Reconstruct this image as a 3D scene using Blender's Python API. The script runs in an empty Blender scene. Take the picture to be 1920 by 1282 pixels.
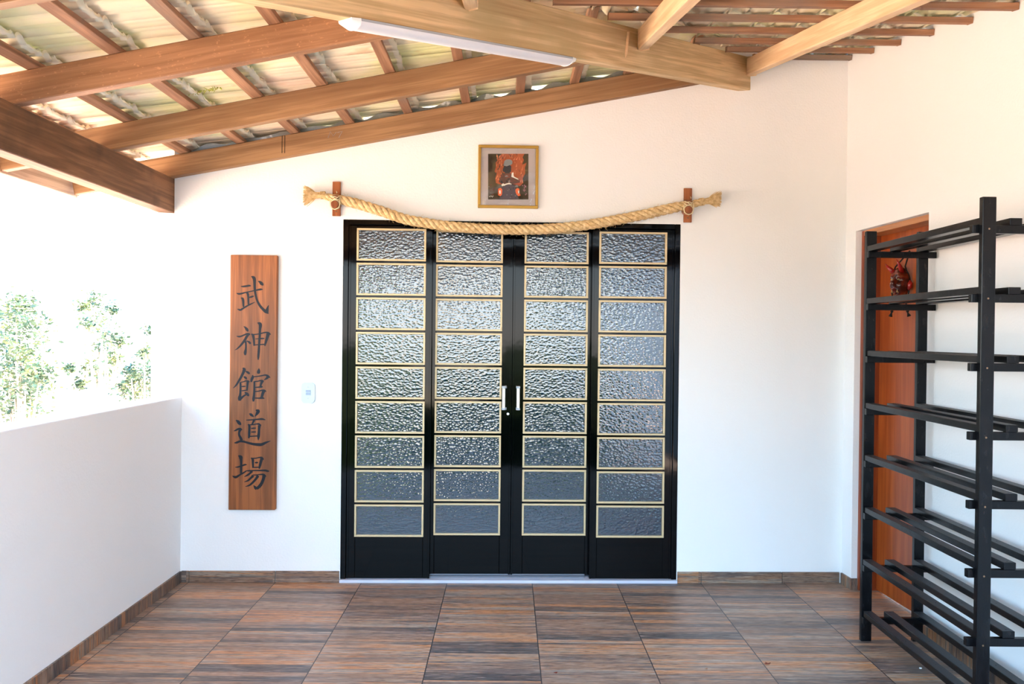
import bpy, bmesh, math, random
from mathutils import Matrix, Vector, noise
random.seed(7)
C = bpy.context.scene.collection
sc = bpy.context.scene

# ------------------------------------------------------------------ camera
F, YAW, PITCH, ROLL, H = 1700.0, .00389, .00822, -.01074, 1.46
fw = Vector((math.sin(YAW)*math.cos(PITCH), math.cos(YAW)*math.cos(PITCH), -math.sin(PITCH)))
rt = Vector((math.cos(YAW), -math.sin(YAW), 0)); up = rt.cross(fw)
rt, up = rt*math.cos(ROLL)-up*math.sin(ROLL), up*math.cos(ROLL)+rt*math.sin(ROLL)
EYE = Vector((0, 0, H))
cd = bpy.data.cameras.new('camera'); cam = bpy.data.objects.new('camera', cd); C.objects.link(cam)
m = Matrix.Identity(4)
for i in range(3):
    m[i][0] = rt[i]; m[i][1] = up[i]; m[i][2] = -fw[i]; m[i][3] = EYE[i]
cam.matrix_world = m
cd.sensor_width = 36; cd.lens = F/1920*36; cd.clip_end = 500
sc.camera = cam

# ------------------------------------------------------------------ sky, sun, exposure
SKY_STRENGTH = 5.6
SUN_ENERGY = 47.0
wd = bpy.data.worlds.new('sky'); sc.world = wd; wd.use_nodes = True
nt = wd.node_tree; bg = nt.nodes['Background']
tc = nt.nodes.new('ShaderNodeTexCoord'); sp = nt.nodes.new('ShaderNodeSeparateXYZ')
rp = nt.nodes.new('ShaderNodeValToRGB')
nt.links.new(tc.outputs['Generated'], sp.inputs[0]); nt.links.new(sp.outputs['Z'], rp.inputs[0])
nt.links.new(rp.outputs[0], bg.inputs[0]); bg.inputs[1].default_value = SKY_STRENGTH
cr = rp.color_ramp
cr.elements[0].position = 0.0; cr.elements[0].color = (1.0, .96, .90, 1)
cr.elements[1].position = 0.9; cr.elements[1].color = (.28, .5, .95, 1)
e = cr.elements.new(.06); e.color = (.80, .93, 1.0, 1)
e = cr.elements.new(.3); e.color = (.34, .66, 1.0, 1)
sd = bpy.data.lights.new('sun', 'SUN'); sun = bpy.data.objects.new('sun', sd); C.objects.link(sun)
sd.energy = SUN_ENERGY; sd.angle = .01; sd.color = (1, .92, .84)
sun.rotation_euler = Vector((-.5, -.35, -.8)).to_track_quat('-Z', 'Y').to_euler()   # shines over the house from behind its back right corner
sc.view_settings.view_transform = 'Standard'; sc.view_settings.look = 'None'
sc.view_settings.gamma = 1; sc.view_settings.use_curve_mapping = False
sc.view_settings.exposure = 0.64

# ------------------------------------------------------------------ frames
D0, KW = 5.331, .0291                 # the back wall: y = D0 + KW x
PH = math.atan(KW)
WALL = Matrix.Translation((0, D0, 0)) @ Matrix.Rotation(PH, 4, 'Z')
WINV = WALL.inverted()
XR, KR = 2.0, .05                     # the right wall: x = XR + KR (5.39 - y)
RIGHT = Matrix.Translation((XR, 5.389, 0)) @ Matrix.Rotation(math.atan(KR), 4, 'Z')   # local -y runs to the camera
RINV = RIGHT.inverted()
XL = -1.896
ID = Matrix.Identity(4)

def ray(x, y): return rt*((x-960)/F) - up*((y-641)/F) + fw
def hit(x, y, n, d):
    n = Vector(n); v = ray(x, y); return EYE + v*((d-n.dot(EYE))/n.dot(v))
def wl(x, y, off=0.0):
    """photo pixel -> point (u, v, z) of the back wall's own frame, at off in front of it"""
    n = Vector((-math.sin(PH), math.cos(PH), 0)); d = n.dot(Vector((0, D0, 0)))-off
    return WINV @ hit(x, y, n, d)

# ------------------------------------------------------------------ materials
def mat(name, col=(.8, .8, .8), rough=.5, metal=0.0, spec=.5):
    m = bpy.data.materials.new(name); m.use_nodes = True
    b = m.node_tree.nodes['Principled BSDF']
    b.inputs['Base Color'].default_value = (*col, 1); b.inputs['Roughness'].default_value = rough
    b.inputs['Metallic'].default_value = metal; b.inputs['Specular IOR Level'].default_value = spec
    return m
def N(m, t, **kw):
    n = m.node_tree.nodes.new(t)
    for k, v in kw.items(): setattr(n, k, v)
    return n
def L(m, a, b): m.node_tree.links.new(a, b)
def bs(m): return m.node_tree.nodes['Principled BSDF']
def bump(m, h, strength=.2, dist=.01):
    b = N(m, 'ShaderNodeBump'); b.inputs['Strength'].default_value = strength; b.inputs['Distance'].default_value = dist
    L(m, h, b.inputs['Height']); L(m, b.outputs[0], bs(m).inputs['Normal'])
def ramp(m, fac, stops, interp='LINEAR'):
    r = N(m, 'ShaderNodeValToRGB'); r.color_ramp.interpolation = interp
    el = r.color_ramp.elements
    el[0].position = stops[0][0]; el[0].color = (*stops[0][1], 1)
    el[1].position = stops[-1][0]; el[1].color = (*stops[-1][1], 1)
    for p, c in stops[1:-1]: x = el.new(p); x.color = (*c, 1)
    L(m, fac, r.inputs[0]); return r
def nz(m, scale, vec=None, detail=4, s=(1, 1, 1), src='Object', dist=0.0):
    t = N(m, 'ShaderNodeTexCoord'); mp = N(m, 'ShaderNodeMapping'); mp.inputs['Scale'].default_value = s
    L(m, vec if vec else t.outputs[src], mp.inputs[0])
    n = N(m, 'ShaderNodeTexNoise'); n.inputs['Scale'].default_value = scale; n.inputs['Detail'].default_value = detail
    n.inputs['Distortion'].default_value = dist
    L(m, mp.outputs[0], n.inputs['Vector']); return n
def mixc(m, fac, a, b, mode='MIX'):
    x = N(m, 'ShaderNodeMix', data_type='RGBA', blend_type=mode)
    for v, i in ((fac, 0), (a, 6), (b, 7)):
        if isinstance(v, (int, float)): x.inputs[i].default_value = v
        elif isinstance(v, tuple): x.inputs[i].default_value = (*v, 1)
        else: L(m, v, x.inputs[i])
    return x.outputs[2]
def math_(m, op, a, b=0.0, c=0.0):
    x = N(m, 'ShaderNodeMath', operation=op)
    for v, i in ((a, 0), (b, 1), (c, 2)):
        if isinstance(v, (int, float)): x.inputs[i].default_value = v
        else: L(m, v, x.inputs[i])
    return x.outputs[0]

def wood(name, dark, light, axis='X', rough=.6, grain=1.0, stain=None, bumpy=.15, specks=False, spec=.3):
    m = mat(name, light, rough, spec=spec)
    s = {'X': (.55, 9, 9), 'Y': (9, .55, 9), 'Z': (9, 9, .55)}[axis]
    oi = N(m, 'ShaderNodeObjectInfo'); tcx = N(m, 'ShaderNodeTexCoord')
    va = N(m, 'ShaderNodeVectorMath', operation='ADD'); L(m, tcx.outputs['Object'], va.inputs[0])
    sc1 = N(m, 'ShaderNodeVectorMath', operation='SCALE'); sc1.inputs[0].default_value = (7, 5, 3)
    L(m, oi.outputs['Random'], sc1.inputs['Scale']); L(m, sc1.outputs[0], va.inputs[1])
    n1 = nz(m, 3.2, va.outputs[0], 6, s, dist=.6); n2 = nz(m, 1.6, va.outputs[0], 3)
    s3 = {'X': (.6, 40, 40), 'Y': (40, .6, 40), 'Z': (40, 40, .6)}[axis]
    n3 = nz(m, 4, va.outputs[0], 3, s3)
    a = math_(m, 'MULTIPLY_ADD', n3.outputs[0], .35, n1.outputs[0])
    a = math_(m, 'MULTIPLY_ADD', n2.outputs[0], .35, a)
    r = ramp(m, a, [(.55, dark), (.85, tuple((d+l)/2 for d, l in zip(dark, light))), (1.15, light)])
    c = r.outputs[0]
    if specks:
        n5 = nz(m, 26, va.outputs[0], 2, (2.2, 4, 4)); r5 = ramp(m, n5.outputs[0], [(.64, (0, 0, 0)), (.72, (1, 1, 1))])
        f5 = math_(m, 'MULTIPLY', r5.outputs[0], .45); c = mixc(m, f5, c, tuple(min(1, l*1.6) for l in light))
    if stain:
        n4 = nz(m, 2.3, va.outputs[0], 5); r4 = ramp(m, n4.outputs[0], [(.5, (0, 0, 0)), (.68, (1, 1, 1))])
        f4 = math_(m, 'MULTIPLY', r4.outputs[0], .8); c = mixc(m, f4, c, stain)
    L(m, c, bs(m).inputs['Base Color']); bump(m, a, bumpy, .004)
    return m

M = {}
# white stucco with a fine roller texture
m = M['wall'] = mat('white_stucco', (.86, .855, .85), .85, spec=.2)
n = nz(m, 90, None, 5); n2 = nz(m, 14, None, 3)
bump(m, math_(m, 'MULTIPLY_ADD', n2.outputs[0], .6, n.outputs[0]), .35, .004)
M['mortar'] = m = mat('grey_mortar', (.3, .31, .29), .9)
n = nz(m, 9, None, 5); r = ramp(m, n.outputs[0], [(.56, (.27, .28, .26)), (.60, (.33, .34, .31)), (.64, (.75, .76, .76))])
L(m, r.outputs[0], bs(m).inputs['Base Color']); bump(m, n.outputs[0], .6, .02)

def tile_material(name, wx, wy, x0, y0, stripes, swap=False, grout=.0024, dark=1.0):
    """wood-look porcelain tile: grid of tiles, each printed with narrow worn boards"""
    m = mat(name, (.3, .2, .15), .42, spec=.35)
    t = N(m, 'ShaderNodeTexCoord'); s = N(m, 'ShaderNodeSeparateXYZ'); L(m, t.outputs['Object'], s.inputs[0])
    X, Y = s.outputs['X'], s.outputs['Y']
    if swap == 'XZ': Y = s.outputs['Z']
    if swap == 'YZ': X, Y = s.outputs['Z'], s.outputs['Y']
    tx = math_(m, 'DIVIDE', math_(m, 'SUBTRACT', X, x0), wx); ty = math_(m, 'DIVIDE', math_(m, 'SUBTRACT', Y, y0), wy)
    ix = math_(m, 'FLOOR', tx); iy = math_(m, 'FLOOR', ty)
    fx = math_(m, 'FRACT', tx); fy = math_(m, 'FRACT', ty)
    # irregular boards: bend the fraction with a little noise of the tile index
    cmb0 = N(m, 'ShaderNodeCombineXYZ'); L(m, ix, cmb0.inputs[0]); L(m, iy, cmb0.inputs[1])
    wn0 = N(m, 'ShaderNodeTexWhiteNoise', noise_dimensions='2D'); L(m, cmb0.outputs[0], wn0.inputs['Vector'])
    st = math_(m, 'MULTIPLY_ADD', fy, stripes, math_(m, 'MULTIPLY', wn0.outputs['Value'], 7.0))
    wob = math_(m, 'SINE', math_(m, 'MULTIPLY', st, 2.1)); st2 = math_(m, 'MULTIPLY_ADD', wob, .22, st)
    ist = math_(m, 'FLOOR', st2); fst = math_(m, 'FRACT', st2)
    # a board of the print may end inside the tile
    cmb = N(m, 'ShaderNodeCombineXYZ'); L(m, ix, cmb.inputs[0]); L(m, iy, cmb.inputs[1]); L(m, ist, cmb.inputs[2])
    wn = N(m, 'ShaderNodeTexWhiteNoise', noise_dimensions='3D'); L(m, cmb.outputs[0], wn.inputs['Vector'])
    sv = (2.5, 55, 1) if not swap else ((2.5, 1, 55) if swap == 'XZ' else (55, 55, 2.5))
    va = N(m, 'ShaderNodeVectorMath', operation='ADD'); L(m, t.outputs['Object'], va.inputs[0]); L(m, wn.outputs['Color'], va.inputs[1])
    n1 = nz(m, 1.3, va.outputs[0], 6, sv, dist=.5)
    sv2 = (14, 150, 1) if not swap else ((14, 1, 150) if swap == 'XZ' else (150, 150, 14))
    n2 = nz(m, 1.5, va.outputs[0], 4, sv2)
    n3 = nz(m, 5, va.outputs[0], 3)
    v = math_(m, 'MULTIPLY_ADD', math_(m, 'SUBTRACT', n1.outputs[0], .5), .75, wn.outputs['Value'])
    cols = [(.00, (.09, .07, .068)), (.12, (.17, .115, .09)), (.3, (.33, .19, .125)), (.45, (.42, .235, .14)),
            (.56, (.27, .17, .13)), (.68, (.47, .31, .2)), (.76, (.6, .25, .10)), (.88, (.6, .27, .115)), (.94, (.5, .38, .28)), (1, (.36, .27, .21))]
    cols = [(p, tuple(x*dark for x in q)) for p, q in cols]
    c = ramp(m, v, cols).outputs[0]
    dk = ramp(m, n2.outputs[0], [(.36, (.38, .34, .34)), (.5, (1, 1, 1)), (.7, (1.0, 1.0, 1.0))])
    c = mixc(m, .8, c, dk.outputs[0], 'MULTIPLY')
    lt = ramp(m, n3.outputs[0], [(.55, (0, 0, 0)), (.72, (1, 1, 1))]); c = mixc(m, math_(m, 'MULTIPLY', lt.outputs[0], .3), c, (.42, .33, .26))
    n4 = nz(m, 2.2, va.outputs[0], 4, tuple(max(1, q*.35) for q in sv)); sl = ramp(m, n4.outputs[0], [(.52, (0, 0, 0)), (.62, (1, 1, 1))])
    c = mixc(m, math_(m, 'MULTIPLY', sl.outputs[0], .62), c, tuple(q*dark for q in (.10, .098, .105)))
    n6 = nz(m, 3.1, va.outputs[0], 5, tuple(max(1, q*1.3) for q in sv)); s6 = ramp(m, n6.outputs[0], [(.56, (0, 0, 0)), (.66, (1, 1, 1))])
    c = mixc(m, math_(m, 'MULTIPLY', s6.outputs[0], .5), c, tuple(q*dark for q in (.66, .52, .42)))
    # board edges inside the print and grout between tiles
    eb = math_(m, 'LESS_THAN', fst, .035); c = mixc(m, math_(m, 'MULTIPLY', eb, .55), c, (.05, .035, .03))
    gx = math_(m, 'LESS_THAN', math_(m, 'MINIMUM', fx, math_(m, 'SUBTRACT', 1.0, fx)), grout/wx/1.0)
    gy = math_(m, 'LESS_THAN', math_(m, 'MINIMUM', fy, math_(m, 'SUBTRACT', 1.0, fy)), grout*.6/wy)
    g = math_(m, 'MAXIMUM', gx, gy); c = mixc(m, g, c, (.045, .03, .03))
    L(m, c, bs(m).inputs['Base Color'])
    hgt = math_(m, 'SUBTRACT', math_(m, 'MULTIPLY', n2.outputs[0], .25), g)
    bump(m, hgt, .25, .003)
    rr = math_(m, 'MULTIPLY_ADD', n1.outputs[0], .2, .3); L(m, rr, bs(m).inputs['Roughness'])
    return m
M['floor'] = tile_material('wood_look_floor_tile', .4997, .5, .1544, 4.285, 8)
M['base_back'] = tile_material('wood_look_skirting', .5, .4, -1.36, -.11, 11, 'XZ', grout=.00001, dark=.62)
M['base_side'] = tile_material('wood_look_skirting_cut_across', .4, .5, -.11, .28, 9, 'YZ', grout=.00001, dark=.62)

M['hip'] = wood('golden_hardwood', (.44, .27, .12), (.82, .59, .33), 'X', .6, stain=(.5, .37, .18))
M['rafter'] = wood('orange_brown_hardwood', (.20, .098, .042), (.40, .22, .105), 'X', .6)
M['rafter_speck'] = wood('speckled_brown_hardwood', (.23, .105, .048), (.40, .2, .1), 'X', .6, specks=True)
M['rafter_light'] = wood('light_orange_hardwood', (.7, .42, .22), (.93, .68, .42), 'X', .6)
M['plate'] = wood('weathered_dark_hardwood', (.11, .05, .024), (.29, .14, .066), 'X', .65, stain=(.045, .026, .02))
M['batten'] = wood('rough_batten_wood', (.22, .1, .055), (.48, .25, .14), 'X', .75, bumpy=.5, stain=(.24, .18, .14))
M['fascia'] = wood('weathered_grey_wood', (.28, .2, .14), (.55, .42, .31), 'X', .8)
M['sign'] = wood('varnished_sign_wood', (.10, .028, .006), (.32, .10, .026), 'Z', .4, spec=.35)
M['peg'] = wood('reddish_peg_wood', (.18, .045, .014), (.4, .13, .04), 'Z', .4)
M['door_wood'] = wood('varnished_red_brown_door', (.24, .036, .005), (.40, .085, .014), 'Z', .3, spec=.35, bumpy=.04)
M['jamb_wood'] = wood('varnished_red_brown_jamb', (.15, .02, .004), (.3, .055, .012), 'Z', .3, spec=.35, bumpy=.04)
M['head_wood'] = wood('varnished_door_head', (.34, .12, .045), (.56, .25, .1), 'Y', .3, spec=.5, bumpy=.04)

m = M['tile'] = mat('cream_roof_tile', (.7, .62, .45), .8, spec=.2)
n = nz(m, 2.2, None, 4); n2 = nz(m, 6, None, 4, (.8, 2.2, 1)); n3 = nz(m, 3.1, None, 2, (1.4, 1, 1))
c = ramp(m, n.outputs[0], [(.35, (.86, .66, .50)), (.5, (.86, .75, .54)), (.6, (.82, .76, .46)), (.7, (.72, .70, .36))]).outputs[0]
r2 = ramp(m, n2.outputs[0], [(.62, (0, 0, 0)), (.74, (1, 1, 1))]); c = mixc(m, math_(m, 'MULTIPLY', r2.outputs[0], .5), c, (.6, .27, .12))
L(m, c, bs(m).inputs['Base Color']); bump(m, n2.outputs[0], .15, .004)
M['tile_joint'] = mat('tile_joint_shadow', (.16, .10, .06), .9)  # dark brown strip paints the shadow line along each tile joint
m = M['tile_end'] = mat('pale_roof_tile_end', (.9, .82, .62), .8)

M['black_gloss'] = mat('black_gloss_enamel', (.0006, .0006, .001), .06, spec=.17)
n = nz(M['black_gloss'], 5, None, 3); bump(M['black_gloss'], n.outputs[0], .06, .01)
M['bead'] = mat('gold_anodised_bead', (.62, .47, .27), .38, .25)
m = M['rackpaint'] = mat('black_satin_paint', (.002, .002, .003), .24, spec=.22)
n = nz(m, 40, None, 4, (3, .4, 1)); bump(m, n.outputs[0], .25, .002)
n = nz(m, 8, None, 4, (6, 1, 2)); r = ramp(m, n.outputs[0], [(.5, (.002, .002, .003)), (.75, (.010, .009, .010))]); L(m, r.outputs[0], bs(m).inputs['Base Color'])
M['dusty'] = mat('dust_on_black_paint', (.04, .038, .04), .5, spec=.3)
M['bolt'] = mat('brass_screw_head', (.2, .12, .07), .45, .8)
M['hole'] = mat('dark_nail_hole', (.004, .004, .004), .9)
M['paint_black'] = mat('black_lettering', (.005, .005, .009), .5, spec=.3)
M['plastic'] = mat('white_plastic', (.85, .87, .88), .35)
M['switch'] = mat('pale_switch_plastic', (.58, .68, .72), .35)
M['rocker'] = mat('pale_grey_rocker', (.36, .42, .52), .35)
M['plastic_grey'] = mat('grey_plastic', (.42, .45, .5), .4)
M['alu'] = mat('brushed_aluminium', (.6, .61, .63), .35, .8)
M['steel'] = mat('satin_steel', (.72, .68, .6), .3, .7)
M['diffuser'] = mat('milky_diffuser', (.82, .82, .87), .35)
M['gold'] = mat('gilt_picture_frame', (.5, .3, .06), .38, .55)
M['mount'] = mat('pale_mount_board', (.75, .68, .68), .8)
m = M['rope'] = mat('natural_jute', (.72, .5, .25), .85, spec=.15)
n = nz(m, 60, None, 4, (1, 1, 1)); r = ramp(m, n.outputs[0], [(.3, (.5, .32, .14)), (.5, (.7, .49, .25)), (.7, (.85, .66, .38))])
L(m, r.outputs[0], bs(m).inputs['Base Color']); bump(m, n.outputs[0], .5, .003)
M['cord'] = mat('pale_cotton_cord', (.82, .68, .42), .8)
m = M['lacquer'] = mat('dark_red_lacquer', (.09, .012, .006), .14, spec=.6)
n = nz(m, 22, None, 3); r = ramp(m, n.outputs[0], [(.45, (.05, .008, .005)), (.62, (.17, .02, .008)), (.72, (.24, .14, .06))]); L(m, r.outputs[0], bs(m).inputs['Base Color'])
M['red_lacquer'] = mat('bright_red_lacquer', (.3, .012, .01), .15, spec=.6)
M['bone'] = mat('gilt_tooth', (.5, .36, .14), .3, .3)
M['blackcord'] = mat('black_cotton_cord', (.008, .008, .008), .9)
M['marble'] = mat('pale_marble_sill', (.6, .62, .72), .4)
M['track'] = mat('grey_door_track', (.16, .17, .2), .4, .5)
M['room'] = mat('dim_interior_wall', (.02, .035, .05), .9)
# patterned glass
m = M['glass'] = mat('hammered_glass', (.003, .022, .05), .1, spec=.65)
b = bs(m); b.inputs['IOR'].default_value = 1.75; b.inputs['Transmission Weight'].default_value = .25
b.inputs['Coat Weight'].default_value = .25; b.inputs['Coat IOR'].default_value = 1.8; b.inputs['Coat Roughness'].default_value = .05
t = N(m, 'ShaderNodeTexCoord'); mp = N(m, 'ShaderNodeMapping'); mp.inputs['Scale'].default_value = (1, 1, 1.4)
nn = nz(m, 24, None, 3); vm = N(m, 'ShaderNodeVectorMath', operation='MULTIPLY_ADD')
L(m, nn.outputs['Color'], vm.inputs[0]); vm.inputs[1].default_value = (.012, .012, .012); L(m, t.outputs['Object'], vm.inputs[2])
L(m, vm.outputs[0], mp.inputs[0])
vo = N(m, 'ShaderNodeTexVoronoi', feature='SMOOTH_F1'); vo.inputs['Scale'].default_value = 58; vo.inputs['Smoothness'].default_value = .25
L(m, mp.outputs[0], vo.inputs['Vector'])
bp = N(m, 'ShaderNodeBump'); bp.inputs['Strength'].default_value = .17; bp.inputs['Distance'].default_value = .006
L(m, vo.outputs['Distance'], bp.inputs['Height']); L(m, bp.outputs[0], b.inputs['Normal']); L(m, bp.outputs[0], b.inputs['Coat Normal'])
m = M['picture_glass'] = mat('picture_glass', (1, 1, 1), .02); bs(m).inputs['Transmission Weight'].default_value = 1.0
for nm, c in dict(p_olive=(.055, .04, .014), p_flame=(.68, .13, .04), p_flame2=(.95, .33, .15), p_dark=(.02, .02, .022), p_skin=(.1, .045, .03), p_grey=(.2, .2, .19),
                  p_rock=(.075, .06, .075), p_pink=(.55, .25, .3), p_white=(.7, .66, .56), p_brown=(.16, .05, .03)).items(): M[nm] = mat('print_'+nm[2:], c, .55)
m = M['leaf'] = mat('sunlit_leaf', (.42, .62, .28), .6); bs(m).inputs['Subsurface Weight'].default_value = 0
oi = nz(m, 3, None, 2); r = ramp(m, oi.outputs[0], [(.35, (.045, .095, .065)), (.5, (.085, .145, .075)), (.65, (.19, .23, .09))]); L(m, r.outputs[0], bs(m).inputs['Base Color'])
M['bark'] = mat('pale_bark', (.45, .36, .28), .9)
m = M['ground'] = mat('sunlit_ground', (.5, .36, .22), .9)
n = nz(m, .12, None, 5); r = ramp(m, n.outputs[0], [(.4, (.66, .43, .32)), (.55, (.6, .44, .32)), (.65, (.46, .40, .25))]); L(m, r.outputs[0], bs(m).inputs['Base Color'])
m = M['added_lawn'] = mat('added_dark_grass', (.02, .035, .012), 1.0, spec=0)  # unseen dark grass, added to darken what the door glass reflects
M['far_leaf'] = mat('distant_foliage', (.035, .055, .018), .9)
M['dry_leaf'] = mat('dry_red_leaf', (.2, .025, .012), .7)
M['sprig'] = mat('yellow_green_moss', (.42, .42, .04), .8)
M['render_out'] = M['wall']

# ------------------------------------------------------------------ mesh helpers
class B:
    """collects shapes for ONE mesh"""
    def __init__(s): s.bm = bmesh.new(); s.mats = []; s.mi = 0; s.done = s.bm.faces.layers.int.new('done')
    def use(s, m):
        if m not in s.mats: s.mats.append(m)
        s.mi = s.mats.index(m); return s
    def _tag(s, n0):
        for f in s.bm.faces:
            if f[s.done] == 0: f.material_index = s.mi; f[s.done] = 1
    def box(s, lo, hi, bev=0.0, T=None):
        n0 = len(s.bm.faces)
        lo = Vector(lo); hi = Vector(hi); c = (lo+hi)/2; d = hi-lo
        r = bmesh.ops.create_cube(s.bm, size=1, matrix=Matrix.Translation(c) @ Matrix.Diagonal((*d, 1)))
        vs = r['verts']
        if bev > 0:
            es = list({e for v in vs for e in v.link_edges})
            rr = bmesh.ops.bevel(s.bm, geom=es, offset=bev, segments=2, profile=.5, affect='EDGES')
            vs = list({v for f in rr['faces'] for v in f.verts} | {v for v in vs if v.is_valid})
        if T is not None: bmesh.ops.transform(s.bm, matrix=T, verts=vs)
        s._tag(n0); return s
    def prism(s, pts, y0, y1, axis='Y'):
        """polygon pts (a, b) extruded along axis"""
        n0 = len(s.bm.faces)
        def mk(a, b, t): return {'Y': (a, t, b), 'X': (t, a, b), 'Z': (a, b, t)}[axis]
        A = [s.bm.verts.new(mk(a, b, y0)) for a, b in pts]; Bv = [s.bm.verts.new(mk(a, b, y1)) for a, b in pts]
        s.bm.faces.new(A); s.bm.faces.new(list(reversed(Bv)))
        for i in range(len(pts)):
            j = (i+1) % len(pts); s.bm.faces.new((A[j], A[i], Bv[i], Bv[j]))
        s._tag(n0); return s
    def tube(s, pts, rad, seg=8, cap=True, flat=1.0):
        n0 = len(s.bm.faces); pts = [Vector(p) for p in pts]; rings = []
        rads = rad if isinstance(rad, (list, tuple)) else [rad]*len(pts)
        prev = None
        for i, p in enumerate(pts):
            d = (pts[min(i+1, len(pts)-1)]-pts[max(i-1, 0)]).normalized()
            if prev is None:
                a = Vector((0, 0, 1)) if abs(d.z) < .9 else Vector((0, 1, 0)); u = d.cross(a).normalized()
            else: u = (prev-d*prev.dot(d)).normalized()
            prev = u; w = d.cross(u)
            rings.append([s.bm.verts.new(p+(u*math.cos(2*math.pi*k/seg)+w*math.sin(2*math.pi*k/seg)*flat)*rads[i]) for k in range(seg)])
        for a, b in zip(rings, rings[1:]):
            for k in range(seg): s.bm.faces.new((a[k], a[(k+1) % seg], b[(k+1) % seg], b[k]))
        if cap: s.bm.faces.new(list(reversed(rings[0]))); s.bm.faces.new(rings[-1])
        s._tag(n0); return s
    def cyl(s, p0, p1, r, seg=20): return s.tube([p0, p1], r, seg)
    def out(s, name, m=None, root=None, smooth=False, angle=None):
        if m is not None and not s.mats: s.mats = [m]
        bmesh.ops.recalc_face_normals(s.bm, faces=s.bm.faces)
        lay_ = s.bm.faces.layers.int.get('done')
        if lay_: s.bm.faces.layers.int.remove(lay_)
        if root is not None: bmesh.ops.transform(s.bm, matrix=Matrix.Translation(-OFF[root.name]), verts=s.bm.verts)
        me = bpy.data.meshes.new(name)
        if smooth:
            for f in s.bm.faces: f.smooth = True
        s.bm.to_mesh(me); s.bm.free()
        for x in s.mats: me.materials.append(x)
        if angle: me.set_sharp_from_angle(angle=math.radians(angle))
        o = bpy.data.objects.new(name, me); C.objects.link(o)
        if root is not None:
            o.parent = root; OFF[o.name] = OFF[root.name]
        return o
OFF = {}
def tag(o, label=None, cat=None, group=None, kind=None):
    for k, v in (('label', label), ('category', cat), ('group', group), ('kind', kind)):
        if v: o[k] = v
    return o
def thing(name, label, cat, frame=ID, loc=(0, 0, 0), group=None, kind=None):
    o = bpy.data.objects.new(name, None); C.objects.link(o); o.empty_display_size = .1
    o.matrix_world = frame @ Matrix.Translation(loc); OFF[o.name] = Vector(loc)
    return tag(o, label, cat, group, kind)
def struct(o, frame=ID, label=None):
    o.matrix_world = frame; o['kind'] = 'structure'
    if label: o['label'] = label
    return o
def beam(name, p0, p1, w, h, m, label, cat, group=None, updir=(0, 0, 1), bev=.004, cut=(0, 0), kind=None, parent=None):
    """timber whose bottom centre line runs p0 -> p1; w across, h up; cut = plan-angle of the ends"""
    p0 = Vector(p0); p1 = Vector(p1); X = (p1-p0); ln = X.length; X.normalize()
    Y = Vector(updir).cross(X).normalized(); Z = X.cross(Y)
    Mx = Matrix(((X.x, Y.x, Z.x, p0.x), (X.y, Y.y, Z.y, p0.y), (X.z, Y.z, Z.z, p0.z), (0, 0, 0, 1)))
    b = B(); n = max(2, int(ln/.12))
    t0, t1 = (math.tan(c) for c in cut)
    ring = []
    for i in range(n+1):
        x = ln*i/n
        rr = []
        for (yy, zz) in ((-w/2, 0), (w/2, 0), (w/2, h), (-w/2, h)):
            xs = x + (t0*yy if i == 0 else 0) + (t1*yy if i == n else 0)
            j = .0016*noise.noise(Vector((x*3+p0.x*9, yy*30, zz*20+p0.y*7)))
            rr.append(b.bm.verts.new((xs, yy+j, zz+j)))
        ring.append(rr)
    for a, c in zip(ring, ring[1:]):
        for k in range(4): b.bm.faces.new((a[k], a[(k+1) % 4], c[(k+1) % 4], c[k]))
    b.bm.faces.new(ring[0]); b.bm.faces.new(list(reversed(ring[-1])))
    if bev:
        b.bm.normal_update()
        es = [e for e in b.bm.edges if len(e.link_faces) == 2 and e.calc_face_angle(0) > .5]
        bmesh.ops.bevel(b.bm, geom=es, offset=bev, segments=1, affect='EDGES')
    o = b.out(name, m); o.matrix_world = Mx
    return tag(o, label, cat, group, kind)

# ------------------------------------------------------------------ floor, ground
b = B(); b.box((-2.1, .9, -.12), (2.5, 5.62, 0)); floor = struct(b.out('floor', M['floor']))
b = B()
G = 60; n = 40
vs = [[None]*(n+1) for _ in range(n+1)]
for i in range(n+1):
    for j in range(n+1):
        x = -G+2*G*i/n; y = -G+2*G*j/n; r = math.hypot(x, y)
        z = -2.9 + .5*noise.noise(Vector((x*.05, y*.05, 0))) - (0 if r < 45 else 0)
        vs[i][j] = b.bm.verts.new((x, y, (z + (2.1 if x < -3 and y > -8 else 0)) if r > 9 or x < -3 else -2.9))
for i in range(n):
    for j in range(n): b.bm.faces.new((vs[i][j], vs[i+1][j], vs[i+1][j+1], vs[i][j+1]))
struct(b.out('ground', M['ground'], smooth=True), label='sunlit sloping ground outside')
b = B(); b.box((-2.3, -10, -3.2), (2.05, .93, -.14)); struct(b.out('added_lawn', M['added_lawn']), label='unseen dark grass added in front of the patio for the glass to reflect')
# podium the terrace stands on
b = B(); b.box((-2.05, .95, -3.1), (2.5, 5.62, -.13)); struct(b.out('wall_podium', M['wall']))

# ------------------------------------------------------------------ walls
TH = .16
UL, UR = -.972, 1.011          # door opening in wall coordinates
DT = 2.122
def zL(x): return 2.47+.1974*(x+1.932)          # top of the rafters, left slope
def zR(y): return 3.103-.173*(5.37-y)            # top of the rafters, right slope
b = B()
b.prism([(-2.075, -.02), (UL, -.02), (UL, zL(UL)-.02), (-2.0, zL(-2.0)-.11), (-2.075, zL(-2.07)-.13)], 0, TH)
b.prism([(UR, -.02), (2.03, -.02), (2.03, 3.6), (1.13, 3.6), (1.13, zL(1.13)-.02), (UR, zL(UR)-.02)], 0, TH)
b.prism([(UL, DT), (UR, DT), (UR, zL(UR)-.02), (UL, zL(UL)-.02)], 0, TH)
struct(b.out('wall_back', M['wall']), WALL)
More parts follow.
